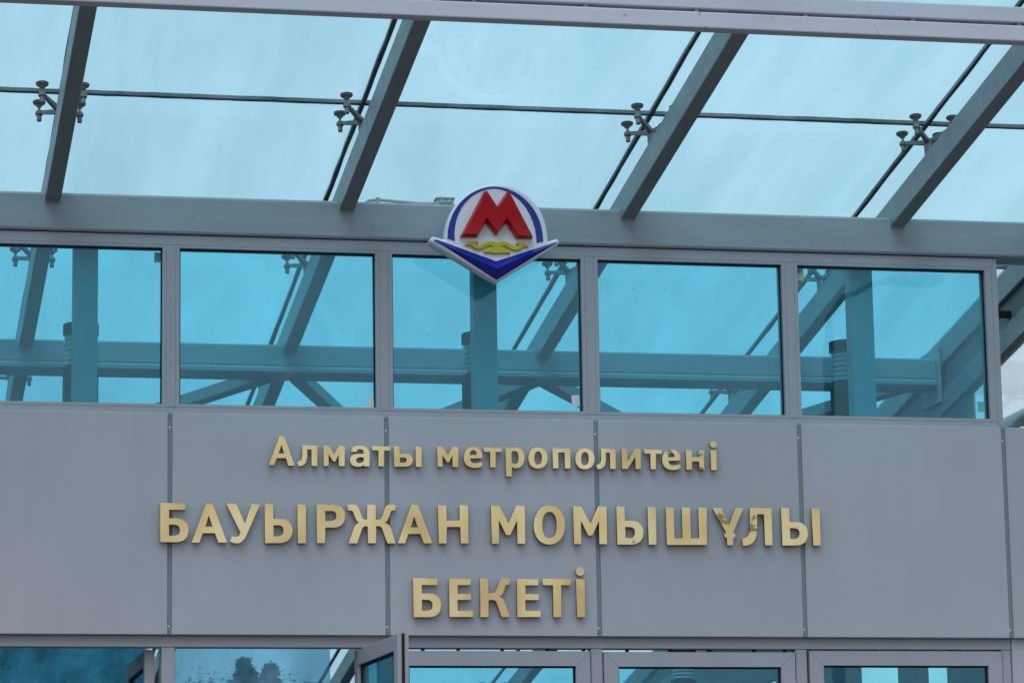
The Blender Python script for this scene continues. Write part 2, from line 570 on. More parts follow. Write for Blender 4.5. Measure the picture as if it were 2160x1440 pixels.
for y in ROWS[1:-1]:
    for x in RX[1:5]:
        if first:
            f = fit0
        else:
            f = fit0.copy(); COL.objects.link(f); f.parent = B
        f.location = Vector((x - CX, y, GL - 0.164 * y))
        for v in offs:
            if first:
                c = cl0; first = False
            else:
                c = cl0.copy(); COL.objects.link(c)
            c.parent = f
            c.location = v

# ------------------------------------------------------------------ side of the canopy
for sx in (-1, 1):
    xa = CX + sx * 2.88
    xb = CX + sx * 2.945
    x0, x1 = min(xa, xb), max(xa, xb)
    m = MB(); slab(m, x0, x1, -0.9, 11.0, 4.850, 4.955, 0.004, 1)
    m.build('side_rail', M['rafter'], B)
    m = MB(); slab(m, x0 + 0.008, x1 - 0.006, -0.9, 11.0, 4.957, 4.985, 0.002, 1)
    m.build('glazing_bead', M['rafter'], B)
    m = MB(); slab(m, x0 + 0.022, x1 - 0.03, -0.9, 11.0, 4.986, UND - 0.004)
    m.build('infill_panel', M['inner'], B)
    # short stubs tying the edge rafter to the rail
    for y in (0.86, 2.63, 4.40, 6.17, 7.94):
        z = 4.880 - 0.164 * (y - 0.86)
        x_in, x_out = CX + sx * 2.815, CX + sx * 2.9015
        m = MB(); m.box(min(x_in, x_out), max(x_in, x_out), y, y + 0.05, z - 0.014, z + 0.018, 0.003)
        m.build('bracket', M['dark'], B)
    m = MB()
    y0s, y1s = -0.88, 10.9
    zb = lambda y: 3.62
    xs = CX + sx * 2.915
    for a, b in ((-0.88, 0.32), (0.36, 1.52)):
        vs = []
        for xx in (xs - 0.005, xs + 0.005):
            vs.append([m.bm.verts.new((xx, yy, zz)) for yy, zz in ((a, 3.62), (b, 3.62), (b, 4.846 - 0.164 * b), (a, 4.846 - 0.164 * a))])
        m.bm.faces.new(vs[0]); m.bm.faces.new(vs[1][::-1])
        for k in range(4):
            m.bm.faces.new((vs[0][k], vs[1][k], vs[1][(k + 1) % 4], vs[0][(k + 1) % 4]))
    m.build('side_glazing', M['side'], B)
    # lower side wall: solid piers with openings between them
    m = MB()
    xw0, xw1 = xs - 0.03, xs + 0.03
    ys = [0.14, 2.08, 2.47, 2.88, 3.58, 5.15, 6.10, 11.0]
    for a, b in ((0.14, 2.03), (2.50, 2.86), (3.70, 5.30), (6.20, 11.0)):
        m.box(xw0, xw1, a, b, 0.45, 3.40, 0.004)
    m.box(xw0 + 0.004, xw1 - 0.004, 0.14, 11.0, 3.402, 3.60, 0.004)
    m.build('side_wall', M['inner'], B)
    m = MB()
    vs = []
    for xx in (xw0 + 0.005, xw1 - 0.005):
        vs.append([m.bm.verts.new((xx, yy, zz)) for yy, zz in ((1.56, 3.602), (7.6, 3.602), (1.56, 4.846 - 0.164 * 1.56))])
    m.bm.faces.new(vs[0]); m.bm.faces.new(vs[1][::-1])
    for k in range(3):
        m.bm.faces.new((vs[0][k], vs[1][k], vs[1][(k + 1) % 3], vs[0][(k + 1) % 3]))
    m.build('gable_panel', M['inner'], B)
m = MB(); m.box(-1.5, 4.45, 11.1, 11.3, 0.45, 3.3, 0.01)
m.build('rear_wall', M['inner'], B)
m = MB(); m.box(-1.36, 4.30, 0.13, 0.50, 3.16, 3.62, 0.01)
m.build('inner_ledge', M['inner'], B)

# rounded pipe running out along the right hand side
m = MB(); m.tube([(4.35, 1.75, 4.30), (4.42, 1.30, 4.345), (4.47, 0.85, 4.375), (4.50, 0.3, 4.40), (4.52, -0.4, 4.43)], 0.040, 16)
pipe = m.build('side_pipe', M['plastic'], B)
m = MB()
for t in (0.55, 0.95):
    m.box(4.425, 4.53, t - 0.02, t + 0.02, 4.318, 4.332, 0.002)
m.build('pipe_clip', M['galv'], pipe)

# ------------------------------------------------------------------ columns and their struts
CXS = [-0.39, 1.482, 3.336]
for x in CXS:
    m = MB(); m.box(x - 0.056, x + 0.056, 0.10, 0.20, 3.615, 4.986, 0.006, 2)
    cobj = m.build('column', M['column'], B)
# low ties running back from the rear beam to a purlin hidden behind it
m = MB(); m.box(-1.38, 4.34, 3.34, 3.42, 4.58, 4.685, 0.006)
m.build('purlin', M['rafter'], B)
for p, q in (((0.701, 2.08, 4.703), (0.172, 3.36, 4.688)), ((0.866, 2.08, 4.706), (1.343, 3.36, 4.666)), ((2.191, 2.08, 4.733), (1.887, 3.36, 4.720)),
             ((2.155, 2.08, 4.732), (2.962, 3.36, 4.690)), ((4.300, 2.08, 4.750), (3.836, 3.36, 4.703))):
    m = MB(); m.bar(p, q, 0.078, 0.070, 0.006)
    m.build('tie', M['rafter'], B)

# ------------------------------------------------------------------ cladding band
XJ = [-1.99, -0.992, 0.0, 0.998, 1.990, 2.979, 3.997, 4.99]
for a, b in zip(XJ[:-1], XJ[1:]):
    m = MB(); m.box(a, b - 0.021, 0.0, 0.03, 3.139, 4.149, 0.0025, 2)
    m.build('cladding_panel', M['panel'], B)
for x in XJ[1:-1]:
    m = MB(); m.box(x - 0.0205, x - 0.0005, 0.012, 0.028, 3.141, 4.152)
    js = m.build('joint_strip', M['strip'], B)
    for z, rr in ((4.084, 0.0042), (3.176, 0.0042), (3.152, 0.0022), (4.136, 0.0022)):
        s = MB(); s.lathe([(rr * 1.25, 0.0), (rr * 1.2, 0.001), (rr, 0.0022), (rr * 0.5, 0.0034)], seg=10)
        bmesh.ops.transform(s.bm, matrix=Matrix.Translation((x - 0.0115 if z > 3.3 else x - 0.0145, 0.0118, z)) @ Matrix.Rotation(rad(90), 4, 'X'), verts=s.bm.verts)
        s.build('screw', M['bright'] if rr > 0.003 else M['rubber'], js)

# ------------------------------------------------------------------ window band
YF = 0.016
OPEN = [(-0.955, -0.0465), (0.033, 0.944), (1.0245, 1.927), (2.0085, 2.9107), (2.990, 3.933)]
WZ0, WZ1 = 4.197, 4.9215
m = MB()
def frame_rail(mb, pts, y0, y1):
    mb.prism(pts, y0, y1)
L_, R_ = -1.045, 3.995
ZT, ZB = 4.980, 4.1495
# outer rails, mitred at the right hand corner with a hairline gap
m.prism([(L_, 4.9355), (R_ - 0.0285, 4.9355), (R_ - 0.0012, ZT), (L_, ZT)], YF, 0.11)
m.prism([(R_, ZT), (R_ - 0.0268, 4.9362), (R_ - 0.0268, 4.1785), (R_, ZB)], YF, 0.11)
m.prism([(L_, ZB), (R_ - 0.0018, ZB), (R_ - 0.0285, 4.1775), (L_, 4.1775)], YF, 0.11)
m.prism([(L_, 4.1785), (L_ + 0.026, 4.1785), (L_ + 0.026, 4.9345), (L_, 4.9345)], YF, 0.11)
m.build('curtain_wall_frame', M['frame'], B)
for a, b in zip(OPEN[:-1], OPEN[1:]):
    c = (a[1] + b[0]) / 2
    m = MB(); m.box(c - 0.0215, c + 0.0215, YF - 0.0005, 0.11, 4.1790, 4.9340, 0.0008)
    m.build('mullion', M['frame'], B)
for i, (a, b) in enumerate(OPEN):
    cl = L_ + 0.0270 if i == 0 else (OPEN[i - 1][1] + a) / 2 + 0.0222
    crr = R_ - 0.0275 if i == 4 else (b + OPEN[i + 1][0]) / 2 - 0.0222
    m = MB()
    m.box(cl, a, YF, 0.10, 4.1785, 4.9345, 0.0006)
    m.box(b, crr, YF, 0.10, 4.1785, 4.9345, 0.0006)
    m.box(a + 0.0002, b - 0.0002, YF, 0.10, WZ1, 4.9345, 0.0006)
    m.box(a + 0.0002, b - 0.0002, YF, 0.10, 4.1785, WZ0 - 0.004, 0.0006)
    wn = m.build('window', M['frame'], B)
    m = MB(); m.box(a + 0.001, b - 0.001, 0.052, 0.062, WZ0 - 0.003, WZ1 - 0.001)
    m.build('pane', M['pane'], wn, ((a + b) / 2, 0.057, 4.55))
    m = MB()
    for q in ((a + 0.0003, a + 0.006, WZ0 - 0.0035, WZ1 - 0.0003), (b - 0.0055, b - 0.0003, WZ0 - 0.0035, WZ1 - 0.0003)):
        m.box(q[0], q[1], 0.040, 0.0515, q[2], q[3])
    m.box(a + 0.0065, b - 0.006, 0.040, 0.0515, WZ1 - 0.0045, WZ1 - 0.0003)
    m.box(a + 0.0065, b - 0.006, 0.040, 0.0515, WZ0 - 0.0035, WZ0 - 0.001)
    m.build('gasket', M['rubber'], wn)

# ------------------------------------------------------------------ doors
YD = 0.040
m = MB(); m.box(-1.003, 3.993, YD, 0.12, 3.0865, 3.152, 0.002)
m.build('transom', M['frame'], B)
MULL = [(-1.003, -0.955), (-0.043, 0.019), (0.952, 1.010), (1.943, 2.000), (2.928, 2.984), (3.947, 3.993)]
for a, b in MULL:
    m = MB(); m.box(a, b, YD + 0.001, 0.118, 0.452, 3.0855, 0.005, 2)
    m.build('door_post', M['frame'], B)
def make_door(x0, x1, z0, z1, yf, th, hinge=None, ang=0.0):
    """leaf of four mitred profiles, gaskets, tinted pane and pull handle"""
    W = 0.068
    e = 0.0007
    mats = None
    if hinge:
        mats = Matrix.Translation((hinge[0], hinge[1], 0)) @ Matrix.Rotation(ang, 4, 'Z') @ Matrix.Translation((-x0, -yf - th / 2, 0))
    def fin(mb): 
        if mats is not None:
            bmesh.ops.transform(mb.bm, matrix=mats, verts=mb.bm.verts)
    mb = MB()
    mb.prism([(x0 + e, z1), (x1 - e, z1), (x1 - W - e, z1 - W), (x0 + W + e, z1 - W)], yf, yf + th)
    mb.prism([(x0, z1 - e), (x0 + W, z1 - W - e), (x0 + W, z0 + W + e), (x0, z0 + e)], yf, yf + th)
    mb.prism([(x1, z1 - e), (x1, z0 + e), (x1 - W, z0 + W + e), (x1 - W, z1 - W - e)], yf, yf + th)
    mb.prism([(x0 + e, z0), (x0 + W + e, z0 + W), (x1 - W - e, z0 + W), (x1 - e, z0)], yf, yf + th)
    fin(mb)
    d = mb.build('door', M['frame'], B)
    mb = MB(); mb.box(x0 + W - 0.004, x1 - W + 0.004, yf + th * 0.45, yf + th * 0.6, z0 + W - 0.004, z1 - W + 0.004); fin(mb)
    c = mb.build('pane', M['pane'], d)
    mb = MB()
    for yy in ((yf + th * 0.28, yf + th * 0.44), (yf + th * 0.61, yf + th * 0.75)):
        mb.box(x0 + W - 0.001, x1 - W + 0.001, yy[0], yy[1], z1 - W - 0.007, z1 - W + 0.002)
        mb.box(x0 + W - 0.001, x0 + W + 0.006, yy[0], yy[1], z0 + W, z1 - W - 0.0075)
        mb.box(x1 - W - 0.006, x1 - W + 0.001, yy[0], yy[1], z0 + W, z1 - W - 0.0075)
    # brush seal down the free edge
    mb.box(x1 + 0.0003, x1 + 0.006, yf + th * 0.38, yf + th * 0.62, z0 + 0.01, z1 + 0.002)
    fin(mb); mb.build('gasket', M['rubber'], d)
    mb = MB(); hx = x1 - W / 2
    mb.tube([(hx, yf - 0.001, 1.35), (hx, yf - 0.05, 1.36), (hx, yf - 0.055, 1.42), (hx, yf - 0.055, 1.78), (hx, yf - 0.05, 1.84), (hx, yf - 0.001, 1.85)], 0.014, 10)
    fin(mb); mb.build('handle', M['galv'], d)
    return d
make_door(1.018, 1.937, 0.47, 3.0725, 0.030, 0.055)
make_door(2.0035, 2.9215, 0.47, 3.0700, 0.030, 0.055)
make_door(2.993, 3.9415, 0.47, 3.0780, 0.030, 0.055)
make_door(0.030, 0.86, 0.47, 3.0760, 0.030, 0.050, (0.874, 0.12), rad(-86.0))
make_door(-0.94, -0.10, 0.47, 3.0795, 0.030, 0.045, (-0.089, 0.11), rad(90.5))
m = MB()
for a, b in ((1.02, 1.93), (2.01, 2.92), (3.0, 3.94)):
    for k in range(5):
        x = a + 0.12 + k * 0.19 + random.uniform(-0.03, 0.03)
        m.box(x, x + 0.015, 0.06, 0.075, 3.0722, 3.0862)
m.build('door_guide', M['dark'], B)
# glass screens added to tint and veil the view through the two open doorways
for x0, x1 in ((-0.99, 0.03), (0.10, 0.96)):
    m = MB(); m.box(x0, x1, 1.60, 1.612, 0.46, 3.60)
    sc = m.build('tint_screen', M['deep'] if x0 < 0 else M['screen'], B, ((x0 + x1) / 2, 1.606, 2.0))
    m = MB(); m.box(x1 - 0.10, x1 - 0.02, 1.585, 1.627, 1.30, 1.36, 0.003)
    m.build('patch_fitting', M['galv'], sc)
# corner post and low walls beside the doors
for sx in (-1, 1):
    a, b = (3.995, 5.00) if sx > 0 else (-2.01, -1.006)
    m = MB(); m.box(a, b, 0.032, 0.12, 0.452, 3.15, 0.003)
    m.build('side_cladding', M['panel'], B)

